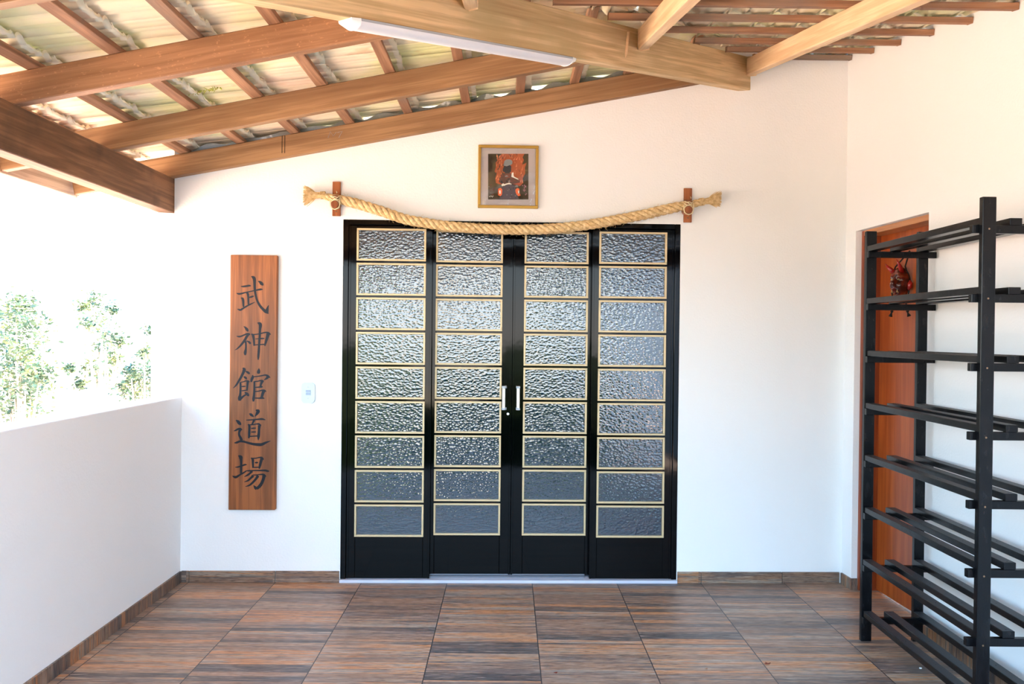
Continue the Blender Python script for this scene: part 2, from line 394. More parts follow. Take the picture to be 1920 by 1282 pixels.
# grey mortar packed between the wall top and the tiles
b = B(); pts = []; x = -1.95
while x < 1.14:
    w = (x*5) % 1.0
    pts.append((x, min(zL(x)+.034+.016*noise.noise(Vector((x*9, 0, 0)))+.01*math.sin(x*31), 3.17))); x += .03
pts = pts+[(1.14, 2.9), (-1.95, zL(-1.95)-.11)]
b.prism(pts, .002, .11); struct(b.out('trim_1', M['mortar']), WALL)
# parapet on the left
b = B(); b.box((XL-.15, 1.75, -.02), (XL, 5.30, 1.0775), .006); struct(b.out('wall_left', M['wall']))
# right wall with the opening of the side door
DY1, DY0 = -.138, -.962        # opening in the right wall's frame (y), z to DZ
DZ = 2.08
b = B()
b.box((0, DY1, -.02), (.2, .16, 5.6)); b.box((0, -11.3, -.02), (.2, DY0, 5.6)); b.box((0, DY0, DZ), (.2, DY1, 5.6))  # unseen height and run behind the camera are added to block the sun
struct(b.out('wall_right', M['wall']), RIGHT)

# skirting tiles
b = B()
e_ = .0015
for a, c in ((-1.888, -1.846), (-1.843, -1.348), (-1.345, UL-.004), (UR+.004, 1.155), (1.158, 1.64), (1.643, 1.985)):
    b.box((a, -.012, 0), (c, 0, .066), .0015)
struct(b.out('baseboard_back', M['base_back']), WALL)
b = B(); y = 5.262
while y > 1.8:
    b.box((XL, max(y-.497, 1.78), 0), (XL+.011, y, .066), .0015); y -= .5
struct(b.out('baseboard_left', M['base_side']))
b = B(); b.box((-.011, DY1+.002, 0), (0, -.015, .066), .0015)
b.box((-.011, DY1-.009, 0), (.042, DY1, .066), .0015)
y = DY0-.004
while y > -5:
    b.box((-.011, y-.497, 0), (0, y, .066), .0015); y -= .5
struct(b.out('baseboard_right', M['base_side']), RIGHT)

# ------------------------------------------------------------------ black double door
d1 = thing('door_1', 'black enamelled four leaf door with gold beaded hammered glass panes', 'door', WALL, (0, .03, 0), kind='structure')
b = B()
FT = .028
b.box((UL, .0, .018), (UL+.032, .13, DT), .003); b.box((UR-.032, .0, .018), (UR, .13, DT), .003)
b.box((UL+.032, .0, DT-.03), (UR-.032, .13, DT), .003)
b.out('door_frame', M['black_gloss'], d1)
b = B(); b.box((UL-.002, -.022, -.001), (UR+.002, .15, .017), .003); b.out('threshold', M['marble'], d1)['label'] = 'pale marble threshold'
b = B(); b.box((-.45, .035, .017), (.47, .13, .026)); b.box((-.45, .06, .026), (.47, .064, .034)); b.out('door_track', M['track'], d1)['label'] = 'grey metal sliding track'
PZ0, PITCHZ = .2625, .2023
leaves = [(UL+.030, -.458, -.8935, -.4885, .012), (-.470, .024, -.4325, -.0365, .060), (.026, .565, .0925, .4740, .060), (.500, UR-.030, .5310, .9335, .012)]
leaves[0] = (UL+.033, -.452, -.8935, -.4885, .012); leaves[3] = (.492, UR-.033, .5310, .9335, .012)
leaves[1] = (-.470, .0245, -.4325, -.0365, .062); leaves[2] = (.0265, .50, .0925, .4740, .062)
for li, (a, c, p0, p1, v) in enumerate(leaves):
    t = .035; zb = .03 if li in (1, 2) else .02; zt = DT-.033
    top = PZ0+9*PITCHZ
    b = B()
    b.box((a, v, zb), (p0+.004, v+t, zt), .002); b.box((p1-.004, v, zb), (c, v+t, zt), .002)
    b.box((p0+.004, v, zb), (p1-.004, v+t, PZ0+.002), .002); b.box((p0+.004, v, top-.014), (p1-.004, v+t, zt), .002)
    for k in range(1, 9):
        z = PZ0+k*PITCHZ; b.box((p0+.004, v+.002, z-.010), (p1-.004, v+t-.003, z+.002), .001)
    # raised rim that runs round each leaf
    b.box((a, v-.004, zb), (a+.012, v, zt), .001); b.box((c-.012, v-.004, zb), (c, v, zt), .001)
    leaf = b.out('door_leaf', M['black_gloss'], d1)
    for k in range(9):
        z0 = PZ0+k*PITCHZ+.002; z1 = PZ0+(k+1)*PITCHZ-.010; w = .0115
        b = B()
        b.box((p0, v-.008, z0), (p1, v+.008, z0+w), .0015); b.box((p0, v-.008, z1-w), (p1, v+.008, z1), .0015)
        b.box((p0, v-.008, z0+w), (p0+w, v+.008, z1-w), .0015); b.box((p1-w, v-.008, z0+w), (p1, v+.008, z1-w), .0015)
        b.out('glazing_bead', M['bead'], leaf)
        b = B(); b.box((p0+w-.002, v+.008, z0+w-.002), (p1-w+.002, v+.0135, z1-w+.002)); b.out('glass_pane', M['glass'], leaf)
    if li in (1, 2):
        hu = -.024 if li == 1 else .0615
        s = 1 if li == 1 else -1
        b = B(); zc0, zc1 = 1.014, 1.156
        b.use(M['steel']).box((hu-.0095, v-.052, zc0+.010), (hu+.0095, v-.030, zc1-.010), .004)
        b.use(M['plastic_grey']).box((hu-.0115, v-.055, zc0), (hu+.0115, v-.026, zc0+.014), .003).box((hu-.0115, v-.055, zc1-.014), (hu+.0115, v-.026, zc1), .003)
        for z in (zc0+.007, zc1-.007):
            b.box((hu-.004+s*.008, v-.036, z-.007), (hu+.004+s*.014, v-.001, z+.007), .002)
        b.out('door_handle', None, leaf)['label'] = 'brushed metal pull handle'
        if li == 1:
            b = B(); b.cyl((.003, v-.008, .988), (.003, v+.001, .988), .0075, 16); b.use(M['hole']); b.mats = [M['alu']]; b.out('lock_cylinder', M['alu'], leaf)
            
# dim room behind the glass
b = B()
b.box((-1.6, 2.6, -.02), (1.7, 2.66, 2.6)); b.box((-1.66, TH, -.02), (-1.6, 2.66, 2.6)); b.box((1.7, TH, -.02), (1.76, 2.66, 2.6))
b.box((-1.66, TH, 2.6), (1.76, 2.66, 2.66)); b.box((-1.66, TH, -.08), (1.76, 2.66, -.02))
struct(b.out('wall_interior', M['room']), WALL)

# ------------------------------------------------------------------ side door
d2 = thing('door_2', 'varnished red-brown wooden side door in a recess of the right wall', 'door', RIGHT, (.1, -.5, 0), kind='structure')
b = B()
b.box((.034, DY1-.03, 0), (.17, DY1, DZ), .003); b.box((.034, DY0, 0), (.17, DY0+.03, DZ), .003)
b.out('door_jamb', M['jamb_wood'], d2)
b = B(); b.box((.034, DY0+.03, DZ-.03), (.17, DY1-.03, DZ), .003); b.out('door_head', M['head_wood'], d2)
b = B(); b.box((.135, DY0+.033, .008), (.168, DY1-.0305, DZ-.0305), .0005); b.out('door_panel', M['door_wood'], d2)

# ------------------------------------------------------------------ roof
# plate beam over the parapet
beam('roof_beam', (-1.995, 1.72, 2.146), (-1.995, 5.275, 2.146), .09, .199, M['plate'], 'dark weathered eave beam over the low wall, stained black in places', 'roof beam')
EH = Vector((1.414, 5.372, 0)); th = math.radians(38); HS = Vector((-math.sin(th), -math.cos(th), 0))
def hipz(s): return 2.921-.145*s
WB = .06
off = Vector((-math.cos(th), math.sin(th), 0))*(WB/2)
s1 = 4.55
p_end = EH+off+Vector((0, 0, hipz(0))); p_start = EH+HS*s1+off+Vector((0, 0, hipz(s1)))
ca = math.radians(90)-th
beam('roof_beam', p_start, p_end, WB, .192, M['hip'], 'long golden hip beam crossing the roof diagonally, carrying the tube lamp', 'roof beam', cut=(0, -(th-PH*1.0)))
def hipy(x): return 5.372-(1.414-x)/math.tan(th)
def hipx(y): return 1.414-(5.372-y)*math.tan(th)
# eave fascia
beam('fascia_board', (-2.535, 1.2, 2.232), (-2.535, 5.29, 2.232), .03, .12, M['fascia'], 'pale weathered fascia board beyond the dark eave beam', 'board')
# rafters of the left slope (run across, rising to the right)
hL = .125
def lraf(y, m, label, wallside=False, x0=-2.49, x1=None, name='rafter', w=.055):
    x1 = x1 if x1 is not None else 1.414-(5.372-y)*math.tan(th)-.065
    k = KW if wallside else 0
    a = Vector((x0, y+k*x0+w/2, zL(x0)-hL)); c = Vector((x1, y+k*x1+w/2, zL(x1)-hL))
    return beam(name, a, c, w, hL-.003, m, label, 'rafter', cut=(0, (math.pi/2-th)*.75))
raf_a = lraf(5.272, M['rafter'], 'orange-brown sloping rafter fixed along the top of the back wall', True, x1=1.26)
def on_rafter(b, name, m):
    o = b.out(name, m); o.parent = raf_a; o.matrix_parent_inverse = raf_a.matrix_world.inverted(); o.matrix_world = WALL.copy(); return o
b = B()
for x_ in (529, 534):
    q0 = wl(x_, 254, .0605); q1 = wl(x_+3, 287, .0605); b.box((q0.x-.0016, -.0606, q1.z), (q0.x+.0016, -.058, q0.z))
on_rafter(b, 'saw_cut', M['hole'])
b = B()
for st in ([(345, 775), (358, 740), (375, 765), (392, 742)], [(398, 745), (425, 738), (405, 775)]):
    b.tube([Vector((wl(500+x_/3, y_/3, .0605).x, -.0602, wl(500+x_/3, y_/3, .0605).z)) for x_, y_ in st], .0009, 4)
on_rafter(b, 'pencil_mark', M['plastic_grey'])
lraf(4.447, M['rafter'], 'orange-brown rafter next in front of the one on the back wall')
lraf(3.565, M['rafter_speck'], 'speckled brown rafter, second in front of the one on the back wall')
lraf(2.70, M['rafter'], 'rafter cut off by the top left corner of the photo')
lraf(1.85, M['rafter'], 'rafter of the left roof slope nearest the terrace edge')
# rafters of the right slope (run towards the camera)
hR = .10
nR = (0, -.173, 1); dR = 3.103-hR-.173*5.37
rr = [((1407, 138), (1783, 0), 'light orange rafter coming forward from the wall end of the hip beam'),
      ((1204, 98), (1325, 0), 'light orange rafter jutting forward from the middle of the hip beam'),
      ((899, 36), (899, 34), 'short visible rafter stub above the tube lamp')]
RX = []
for p, q, lab in rr:
    a = hit(*p, nR, dR); c = hit(*q, nR, dR); x = (a.x+c.x)/2; RX.append(x)
    w = .05; xx = x-w/2
    ys = 5.372-(1.414-xx)/math.tan(th)-.022
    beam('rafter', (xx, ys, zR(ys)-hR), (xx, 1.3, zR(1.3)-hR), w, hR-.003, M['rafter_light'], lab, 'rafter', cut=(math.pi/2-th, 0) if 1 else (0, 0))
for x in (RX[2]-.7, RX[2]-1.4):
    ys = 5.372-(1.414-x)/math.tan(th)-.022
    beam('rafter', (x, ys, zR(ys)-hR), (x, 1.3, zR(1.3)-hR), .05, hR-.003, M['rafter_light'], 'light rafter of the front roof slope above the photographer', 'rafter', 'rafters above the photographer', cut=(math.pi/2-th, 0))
# front plate and corner post, just outside the frame, that carry the front slope
beam('roof_beam', (-2.04, 1.76, 2.146), (2.08, 1.76, 2.146), .09, .199, M['plate'], 'front eave beam above the terrace edge', 'roof beam')
b = B(); b.box((-2.05, 1.70, 1.0775), (-1.93, 1.82, 2.146), .004); tag(b.out('roof_post', M['plate']), 'square wooden post on the end of the low wall', 'post')
# battens
BW, BH = .05, .026
ordw = ['first', 'second', 'third', 'fourth', 'fifth', 'sixth', 'seventh', 'eighth', 'ninth', 'tenth', 'eleventh', 'twelfth', 'thirteenth', 'fourteenth']
LX = [-2.53, -2.215, -1.90, -1.58, -1.27, -.955, -.62, -.285, .03, .345, .66, .98]
tl = math.atan(.1974)
for i, x in enumerate(LX):
    xc = x+BW/2
    y0 = max(1.2, 5.372-(1.414-xc)/math.tan(th)+.02)
    beam('roof_batten', (xc, y0, zL(xc)), (xc, 5.37+KW*xc, zL(xc)), BW, BH, M['batten'],
         'thin wooden tile batten of the left roof slope, %s from the eave' % ordw[i], 'batten', 'tile battens of the left roof slope', updir=(-math.sin(tl), 0, math.cos(tl)), bev=.002)
RY = [5.335, 5.045, 4.735, 4.40, 4.065, 3.727, 3.39, 3.055, 2.72, 2.385, 2.05, 1.715, 1.38]
tr = math.atan(.173)
for i, y in enumerate(RY):
    yc = y+BW/2; x0 = hipx(yc)+.02; x1 = XR+KR*(5.389-yc)-.001
    beam('roof_batten', (x0, yc, zR(yc)), (x1, yc, zR(yc)), BW, BH, M['batten'],
         'thin wooden tile batten of the right roof slope, %s out from the back wall' % ordw[i], 'batten', 'tile battens of the right roof slope', updir=(0, -math.sin(tr), math.cos(tr)), bev=.002)

# clay tiles: each course laps over the one below; the scalloped upper ends hang past the battens
def tile_profile(v, w):
    t = v/w
    if t < .10: return .016*(1-t/.10)**2 + .004
    if t < .44: return 0.0+.004*math.sin((t-.1)/.34*math.pi)
    if t < .50: return .009*(t-.44)/.06
    if t < .58: return .009
    if t < .62: return .009*(1-(t-.58)/.04)
    return .022*math.sin((t-.62)/.38*math.pi)**.7
def tiles(name, frame, courses, v0, v1, w, keep, ends=True):
    """frame: u up the slope, v across, n up. courses: list of (u_low, u_high)"""
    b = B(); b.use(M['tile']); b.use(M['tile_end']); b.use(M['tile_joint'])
    bm = b.bm; rng = random.Random(3)
    prof = [0, .04, .10, .2, .32, .44, .5, .58, .62, .68, .75, .81, .87, .93, 1.0]
    for (ul, uh) in courses:
        v = v0
        while v < v1:
            P = frame @ Vector(((ul+uh)/2, v+w/2, 0))
            if keep(P):
                dz = rng.uniform(-.002, .002); du = rng.uniform(-.006, .006); wv = w-.002
                rows = []
                us = [ul-.035, ul+.01, (ul+uh)/2, uh+.018, uh+.042]
                for iu, uu in enumerate(us):
                    f = (uu-us[0])/(us[-1]-us[0]); base = BH+.030*(1-f)+.003+dz
                    row = []
                    for t in prof:
                        n_ = tile_profile(t*wv, wv)+base
                        if iu == 4: n_ += .005*abs(math.sin(t*9.42))-.004
                        row.append(n_)
                    rows.append((uu+du, row))
                lowv = [[bm.verts.new(frame @ Vector((uu+(.004*abs(math.sin(t*9.42)) if k == 4 else 0), v+t*wv, n_))) for t, n_ in zip(prof, row)] for k, (uu, row) in enumerate(rows)]
                topv = [[bm.verts.new(frame @ Vector((uu, v+t*wv, n_+.012))) for t, n_ in zip(prof, row)] for uu, row in rows]
                R_, K = len(us), len(prof)
                for i in range(R_-1):
                    for j in range(K-1):
                        f1 = bm.faces.new((lowv[i][j], lowv[i][j+1], lowv[i+1][j+1], lowv[i+1][j])); f2 = bm.faces.new((topv[i][j], topv[i+1][j], topv[i+1][j+1], topv[i][j+1]))
                        f1.smooth = f2.smooth = True
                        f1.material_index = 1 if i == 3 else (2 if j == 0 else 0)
                for j in range(K-1):
                    for rr2 in (0, R_-1):
                        f = bm.faces.new((lowv[rr2][j], topv[rr2][j], topv[rr2][j+1], lowv[rr2][j+1])); f.material_index = 1
                for i in range(R_-1):
                    bm.faces.new((lowv[i][0], topv[i][0], topv[i+1][0], lowv[i+1][0])); bm.faces.new((lowv[i][-1], lowv[i+1][-1], topv[i+1][-1], topv[i][-1]))
            v += w
    return b
# left slope frame
eL = Vector((math.cos(tl), 0, math.sin(tl))); vL = Vector((0, 1, 0)); nL = eL.cross(vL)
oL = Vector((-1.90, 0, zL(-1.90)))
FL = Matrix(((eL.x, vL.x, nL.x, oL.x), (eL.y, vL.y, nL.y, oL.y), (eL.z, vL.z, nL.z, oL.z), (0, 0, 0, 1)))
us = [(x+BW-(-1.90))/math.cos(tl) for x in LX]
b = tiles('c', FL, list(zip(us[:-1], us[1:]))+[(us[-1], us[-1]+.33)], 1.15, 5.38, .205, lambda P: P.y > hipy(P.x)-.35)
# cut along the hip
hn = Vector((math.cos(th), -math.sin(th), 0)); hp0 = EH+off
geom = b.bm.verts[:]+b.bm.edges[:]+b.bm.faces[:]
bmesh.ops.bisect_plane(b.bm, geom=geom, plane_co=hp0+hn*.0, plane_no=hn, clear_outer=True)
o = b.out('ceiling', None); struct(o, label='underside of the cream clay tiles of the left roof slope')
# right slope frame: u up the slope = +y
eR = Vector((0, math.cos(tr), math.sin(tr))); vR = Vector((-1, 0, 0)); nR_ = eR.cross(vR)
oR = Vector((2.2, 3.0, zR(3.0)))
FR = Matrix(((eR.x, vR.x, nR_.x, oR.x), (eR.y, vR.y, nR_.y, oR.y), (eR.z, vR.z, nR_.z, oR.z), (0, 0, 0, 1)))
ry = sorted(RY); us = [(y+BW-3.0)/math.cos(tr) for y in ry]
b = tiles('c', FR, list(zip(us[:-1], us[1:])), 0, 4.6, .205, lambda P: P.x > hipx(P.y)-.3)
geom = b.bm.verts[:]+b.bm.edges[:]+b.bm.faces[:]
bmesh.ops.bisect_plane(b.bm, geom=geom, plane_co=hp0, plane_no=-hn, clear_outer=True)
geom = b.bm.verts[:]+b.bm.edges[:]+b.bm.faces[:]
bmesh.ops.bisect_plane(b.bm, geom=geom, plane_co=(XR+.012, 5.389, 0), plane_no=(1, KR, 0), clear_outer=True)
o = b.out('ceiling', None); struct(o, label='underside of the cream clay tiles of the right roof slope')
# half-round tiles capping the hip
b = B(); k = 0
while k*.33 < 5.0:
    s = k*.33; a = hp0+HS*(s-.02); c = hp0+HS*(s+.36)
    zt = 3.145-.145*s
    sd_ = Vector((-math.cos(th), math.sin(th), 0)); g_ = []
    for q_, r_, dz_ in ((a, .16, -.015), (c, .18, -.065)):
        g_.append([b.bm.verts.new(q_+sd_*(r_*math.cos(t_*math.pi/12))+Vector((0, 0, zt+dz_+.62*r_*math.sin(t_*math.pi/12)))) for t_ in range(13)])
    for t_ in range(12): b.bm.faces.new((g_[0][t_], g_[0][t_+1], g_[1][t_+1], g_[1][t_]))
    k += 1
struct(b.out('trim_2', M['tile'], smooth=True), label='clay ridge tiles over the hip')

hnv = Vector((math.cos(th), -math.sin(th), 0))
q0 = hit(1178, 60, hnv, hnv.dot(EH)+.004); q1 = hit(1173, 108, hnv, hnv.dot(EH)+.004)
b = B(); b.tube([q0, q1.lerp(q0, .15), q1], [.0075, .0065, .001], 6, flat=.5); tag(b.out('wood_sliver', M['rafter_light']), 'thin pale sliver of wood on the face of the hip beam beside a rafter end', 'wood strip')
# ------------------------------------------------------------------ tube lamp under the hip beam
sA, sB = 3.13, 1.845
mid = (sA+sB)/2
def hp(s, dz=0.0): return EH+off+HS*s+Vector((0, 0, hipz(s)+dz))
X = (hp(sB)-hp(sA)).normalized(); Y = Vector((0, 0, 1)).cross(X).normalized(); Z = X.cross(Y)
o0 = hp(mid); LF = Matrix(((X.x, Y.x, Z.x, o0.x), (X.y, Y.y, Z.y, o0.y), (X.z, Y.z, Z.z, o0.z), (0, 0, 0, 1)))
lamp = thing('tube_lamp', 'slim white tube lamp fixed under the diagonal hip beam', 'lamp', LF)
hl = (hp(sA)-hp(sB)).length/2
def arc(r1, r2, a0, a1, n): return [(r1*math.cos(a0+(a1-a0)*i/n), r2*math.sin(a0+(a1-a0)*i/n)) for i in range(n+1)]
b = B(); b.prism([(-.037, 0), (.037, 0), (.037, -.008), (-.037, -.008)], -hl+.03, hl-.03, 'X'); b.out('housing', M['plastic_grey'], lamp)
b = B(); pr = arc(.036, .022, math.pi, 2*math.pi, 14); pr = [(y_, z_-.008) for y_, z_ in pr]
b.prism(pr, -hl+.03, hl-.03, 'X'); b.out('diffuser', M['diffuser'], lamp, smooth=True, angle=40)
for s in (-1, 1):
    b = B(); pr = [(y_*1.08, z_*1.08-.008) for y_, z_ in arc(.036, .022, math.pi, 2*math.pi, 14)]; pr = [(-.0389, 0)]+pr+[(.0389, 0)]
    b.prism(pr, s*(hl-.035), s*hl, 'X')
    for v in b.bm.verts:
        if abs(v.co.x) > hl-.001: v.co.y *= .8; v.co.z *= .55
    b.out('end_cap', M['plastic'], lamp)
# moss sprig on the tiles
c0 = hit(385, 172, (-.1974, 0, 1), 2.47+.1974*1.932+.035)
b = B(); rng = random.Random(5)
for i in range(60):
    t = rng.uniform(-1, 1); p = c0+Vector((t*.075, rng.uniform(-.012, .012), t*.075*.197+.006))
    q = p+Vector((rng.uniform(-.012, .012), rng.uniform(-.02, .01), rng.uniform(-.018, .006)))
    b.tube([p, q], [.0022, .0008], 4)
tag(b.out('moss_sprig', M['sprig']), 'small yellow-green tuft of moss growing on the roof tiles', 'moss')

# ------------------------------------------------------------------ sign board
SV = -.028
tlc, trc, brc, blc = (wl(*p, .028) for p in ((433, 477), (520, 479), (516, 957), (427, 955)))
u0 = (tlc.x+blc.x)/2; u1 = (trc.x+brc.x)/2; z1 = (tlc.z+trc.z)/2; z0 = (blc.z+brc.z)/2
sign = thing('wooden_sign', 'tall varnished wooden sign with five black characters hung left of the double door', 'sign', WALL, ((u0+u1)/2, 0, z0))
b = B(); b.box((u0, SV, z0), (u1, -.002, z1), .004)
b.box((u1-.013, SV+.004, z0+.004), (u1+.003, -.004, z1-.004), .002)
b.out('board', M['sign'], sign)
KJ = {
 510: [[(375,378,10),(430,385,40),(520,375,52),(600,362,50),(650,368,14)],
  [(262,562,10),(310,578,44),(370,578,48),(500,545,34),(640,515,30),(760,490,32),(860,468,50),(920,460,46),(968,462,12)],
  [(515,535,20),(560,575,62),(575,640,58),(578,720,54),(580,800,50),(585,865,44)],
  [(595,680,24),(650,665,50),(695,648,42),(730,640,12)],
  [(375,690,12),(420,705,60),(440,760,66),(445,850,58),(448,930,46)],
  [(282,985,10),(330,1000,44),(370,1010,50),(450,960,46),(560,895,40),(660,845,34),(755,800,12)],
  [(655,115,12),(715,145,80),(740,200,80),(745,330,66),(752,470,62),(770,600,56),(815,760,56),(890,900,64),(980,1000,72),(1050,1060,80),(1120,1108,20)],
  [(1075,1085,80),(1080,1010,80),(1102,930,40),(1125,880,8)],
  [(838,240,14),(890,265,62),(930,305,84),(965,335,60),(985,345,20)]],
 600: [[(455,165,12),(500,200,50),(540,250,74),(565,290,50),(575,305,16)],
  [(262,425,10),(320,440,44),(380,432,44),(470,395,40),(550,365,50),(600,375,50),(630,385,16)],
  [(580,385,60),(530,450,66),(480,540,66),(420,620,58),(350,700,46),(280,765,32),(215,800,8)],
  [(505,560,50),(515,680,46),(510,780,56),(495,870,76),(495,935,40)],
  [(530,550,14),(590,580,50),(625,615,56),(640,635,24)],
  [(650,370,16),(700,400,66),(720,480,62),(730,580,56),(735,685,46)],
  [(700,385,30),(800,378,30),(900,360,32),(1000,335,38),(1070,328,40),(1120,350,60),(1180,385,14)],
  [(1110,360,100),(1085,450,80),(1060,540,68),(1035,620,56),(1020,690,30)],
  [(770,500,20),(860,495,26),(960,490,44),(1010,490,14)],
  [(740,665,28),(860,655,28),(1000,648,34),(1040,650,20)],
  [(820,70,14),(880,95,84),(900,140,84),(890,250,66),(885,400,62),(875,550,62),(865,700,58),(855,850,62),(845,980,56),(842,1060,24)]],
 683: [[(425,95,20),(465,130,86),(450,200,74),(405,300,66),(350,400,60),(290,500,52),(240,570,40),(170,635,10)],
  [(505,180,20),(560,210,60),(600,240,50),(620,250,14)],
  [(450,330,20),(490,345,56),(530,380,50),(545,385,16)],
  [(365,480,46),(370,560,54),(368,680,58),(362,800,62),(345,900,86),(340,970,50)],
  [(360,480,22),(440,465,26),(520,440,36),(580,450,44),(612,470,14)],
  [(565,460,70),(555,540,56),(548,620,50),(540,705,40)],
  [(400,590,20),(450,588,38),(510,583,20)], [(400,705,24),(460,698,30),(545,685,28)],
  [(345,950,70),(400,890,56),(460,840,46),(515,810,36)],
  [(480,745,20),(530,775,66),(570,815,66),(590,850,20)],
  [(860,105,14),(858,160,66),(850,210,84),(845,250,50)],
  [(690,285,24),(695,340,66),(670,400,66),(655,470,44)],
  [(710,330,32),(820,320,30),(940,300,34),(1040,285,42),(1100,315,66),(1165,355,14)],
  [(1110,325,70),(1070,370,60),(1000,415,14)],
  [(740,450,46),(740,560,50),(738,700,56),(730,820,60),(718,920,70),(715,990,40)],
  [(740,458,32),(830,450,30),(910,430,36),(960,440,50),(992,460,14)],
  [(945,455,80),(920,520,56),(900,590,46)], [(760,612,26),(850,608,36),(930,598,50),(965,600,14)],
  [(750,725,28),(850,715,32),(950,690,40),(1010,700,54),(1058,725,12)],
  [(990,712,80),(962,780,74),(940,850,66),(925,900,50)], [(760,897,28),(850,900,36),(950,897,50),(1010,910,14)]],
 762: [[(605,185,20),(650,215,72),(700,255,46),(725,270,14)], [(775,95,24),(840,118,90),(815,180,76),(780,230,44),(750,275,10)],
  [(515,358,10),(570,360,30),(700,352,34),(850,340,46),(950,335,54),(1040,358,12)],
  [(735,360,66),(710,410,52),(685,460,40),(665,485,30)],
  [(570,470,30),(605,520,62),(605,620,62),(600,740,64),(592,845,40)],
  [(600,488,30),(700,482,30),(800,465,32),(860,468,50),(922,505,20)],
  [(875,500,80),(865,600,66),(860,700,68),(850,800,72),(845,900,14)],
  [(650,582,22),(720,578,38),(785,572,20)], [(650,680,22),(720,678,38),(785,676,22)], [(620,795,32),(720,790,34),(820,785,32)],
  [(245,358,16),(300,400,76),(345,450,80),(385,485,30)],
  [(188,655,10),(240,635,40),(310,600,54),(370,600,60),(415,622,16)], [(365,610,76),(335,680,56),(335,760,56),(370,830,66),(400,905,76)],
  [(205,970,20),(270,960,56),(350,930,56),(450,935,56),(560,965,56),(700,1000,66),(850,1015,80),(940,1010,76),(1050,960,56),(1175,915,10)]],
 843: [[(310,155,20),(370,195,100),(385,260,76),(388,360,62),(385,480,62),(385,600,56),(385,650,46)],
  [(222,465,10),(300,460,40),(400,430,40),(490,398,44),(540,402,12)],
  [(150,695,10),(210,725,60),(260,725,64),(350,670,46),(450,615,40),(530,560,30)],
  [(648,215,24),(695,260,66),(700,350,58),(705,485,44)], [(680,230,34),(780,225,30),(880,205,34),(940,222,66),(992,262,14)],
  [(935,245,80),(910,330,72),(890,420,64),(870,505,40)], [(750,345,20),(800,342,46),(840,342,22)], [(710,470,28),(800,468,32),(890,462,28)],
  [(510,560,10),(600,560,40),(750,555,34),(900,553,42),(1030,552,52),(1090,568,50),(1140,570,14)],
  [(680,570,66),(620,630,52),(550,680,46),(470,720,12)],
  [(700,675,30),(800,670,28),(900,660,34),(990,662,46),(1058,715,14)],
  [(1000,685,86),(985,760,80),(950,860,80),(890,960,84),(800,1040,70)], [(800,1055,56),(765,1010,70),(720,950,14)],
  [(710,690,76),(650,750,56),(570,820,44),(470,860,12)], [(840,690,76),(780,780,62),(690,880,56),(600,950,44),(500,980,12)]]}
def crom(P, n=6):
    o = []
    for i in range(len(P)-1):
        p0, p1, p2, p3 = P[max(i-1, 0)], P[i], P[i+1], P[min(i+2, len(P)-1)]
        for k in range(n):
            t = k/n; o.append(tuple(.5*((2*b_)+(-a+c)*t+(2*a-5*b_+4*c-d)*t*t+(-a+3*b_-3*c+d)*t**3) for a, b_, c, d in zip(p0, p1, p2, p3)))
    o.append(P[-1]); return o
for y0, strokes in KJ.items():
    b = B()
    for si, st in enumerate(strokes):
        pts = [(wl(425+x/14.24, y0+y/14.24, .0285), w/14.24/319.0) for x, y, w in st]
        P = crom([(p.x, p.z, w) for p, w in pts])
        L_, R_ = [], []
        for i, (x, z, w) in enumerate(P):
            a = P[max(i-1, 0)]; c = P[min(i+1, len(P)-1)]; dx, dz = c[0]-a[0], c[1]-a[1]; ln = math.hypot(dx, dz) or 1
            nx, nz_ = -dz/ln*w/2, dx/ln*w/2; L_.append((x+nx, z+nz_)); R_.append((x-nx, z-nz_))
        f = SV-.0006-.00004*si
        vl = [b.bm.verts.new((x, f, z)) for x, z in L_]; vr = [b.bm.verts.new((x, f, z)) for x, z in R_]
        bl = [b.bm.verts.new((x, SV+.001, z)) for x, z in L_]; br = [b.bm.verts.new((x, SV+.001, z)) for x, z in R_]
        for i in range(len(P)-1):
            b.bm.faces.new((vl[i], vr[i], vr[i+1], vl[i+1])); b.bm.faces.new((vl[i], vl[i+1], bl[i+1], bl[i])); b.bm.faces.new((vr[i+1], vr[i], br[i], br[i+1]))
        b.bm.faces.new((vl[0], bl[0], br[0], vr[0])); b.bm.faces.new((vl[-1], vr[-1], br[-1], bl[-1]))
    b.out('character', M['paint_black'], sign)['label'] = 'black brush-written character'

# ------------------------------------------------------------------ light switch
a = wl(565, 717, .01); c = wl(590, 756, .01)
sw = thing('light_switch', 'white rounded light switch plate between the wooden sign and the double door', 'light switch', WALL, ((a.x+c.x)/2, 0, c.z))
cx, cz, hw, hh = (a.x+c.x)/2, (a.z+c.z)/2, (c.x-a.x)/2, (a.z-c.z)/2
pts = []
for q, (sx, sz) in enumerate(((1, 1), (-1, 1), (-1, -1), (1, -1))):
    for k in range(7):
        an = math.pi/2*(q+k/6); r = .02
        pts.append((cx+sx*(hw-r)+r*math.cos(an), cz+sz*(hh-r)+r*math.sin(an)))
b = B(); b.prism(pts, -.008, 0); 
bmesh.ops.bevel(b.bm, geom=[e for e in b.bm.edges if all(v.co.y < -.007 for v in e.verts)], offset=.003, segments=3, affect='EDGES')
b.out('plate', M['switch'], sw, smooth=True, angle=30)
b = B(); b.box((cx-.017, -.0095, cz-.016), (cx+.017, -.007, cz+.018), .001); b.out('insert', M['switch'], sw)
for dz in (-.006, .010):
    b = B(); b.box((cx-.013, -.0125, cz-.006+dz), (cx+.014, -.009, cz+.007+dz), .0015)
    b.out('rocker', M['rocker'], sw)
for dz in (-.031, .034): b = B(); b.cyl((cx, -.0095, cz+dz), (cx, -.007, cz+dz), .0028, 10); b.out('screw', M['plastic_grey'], sw)

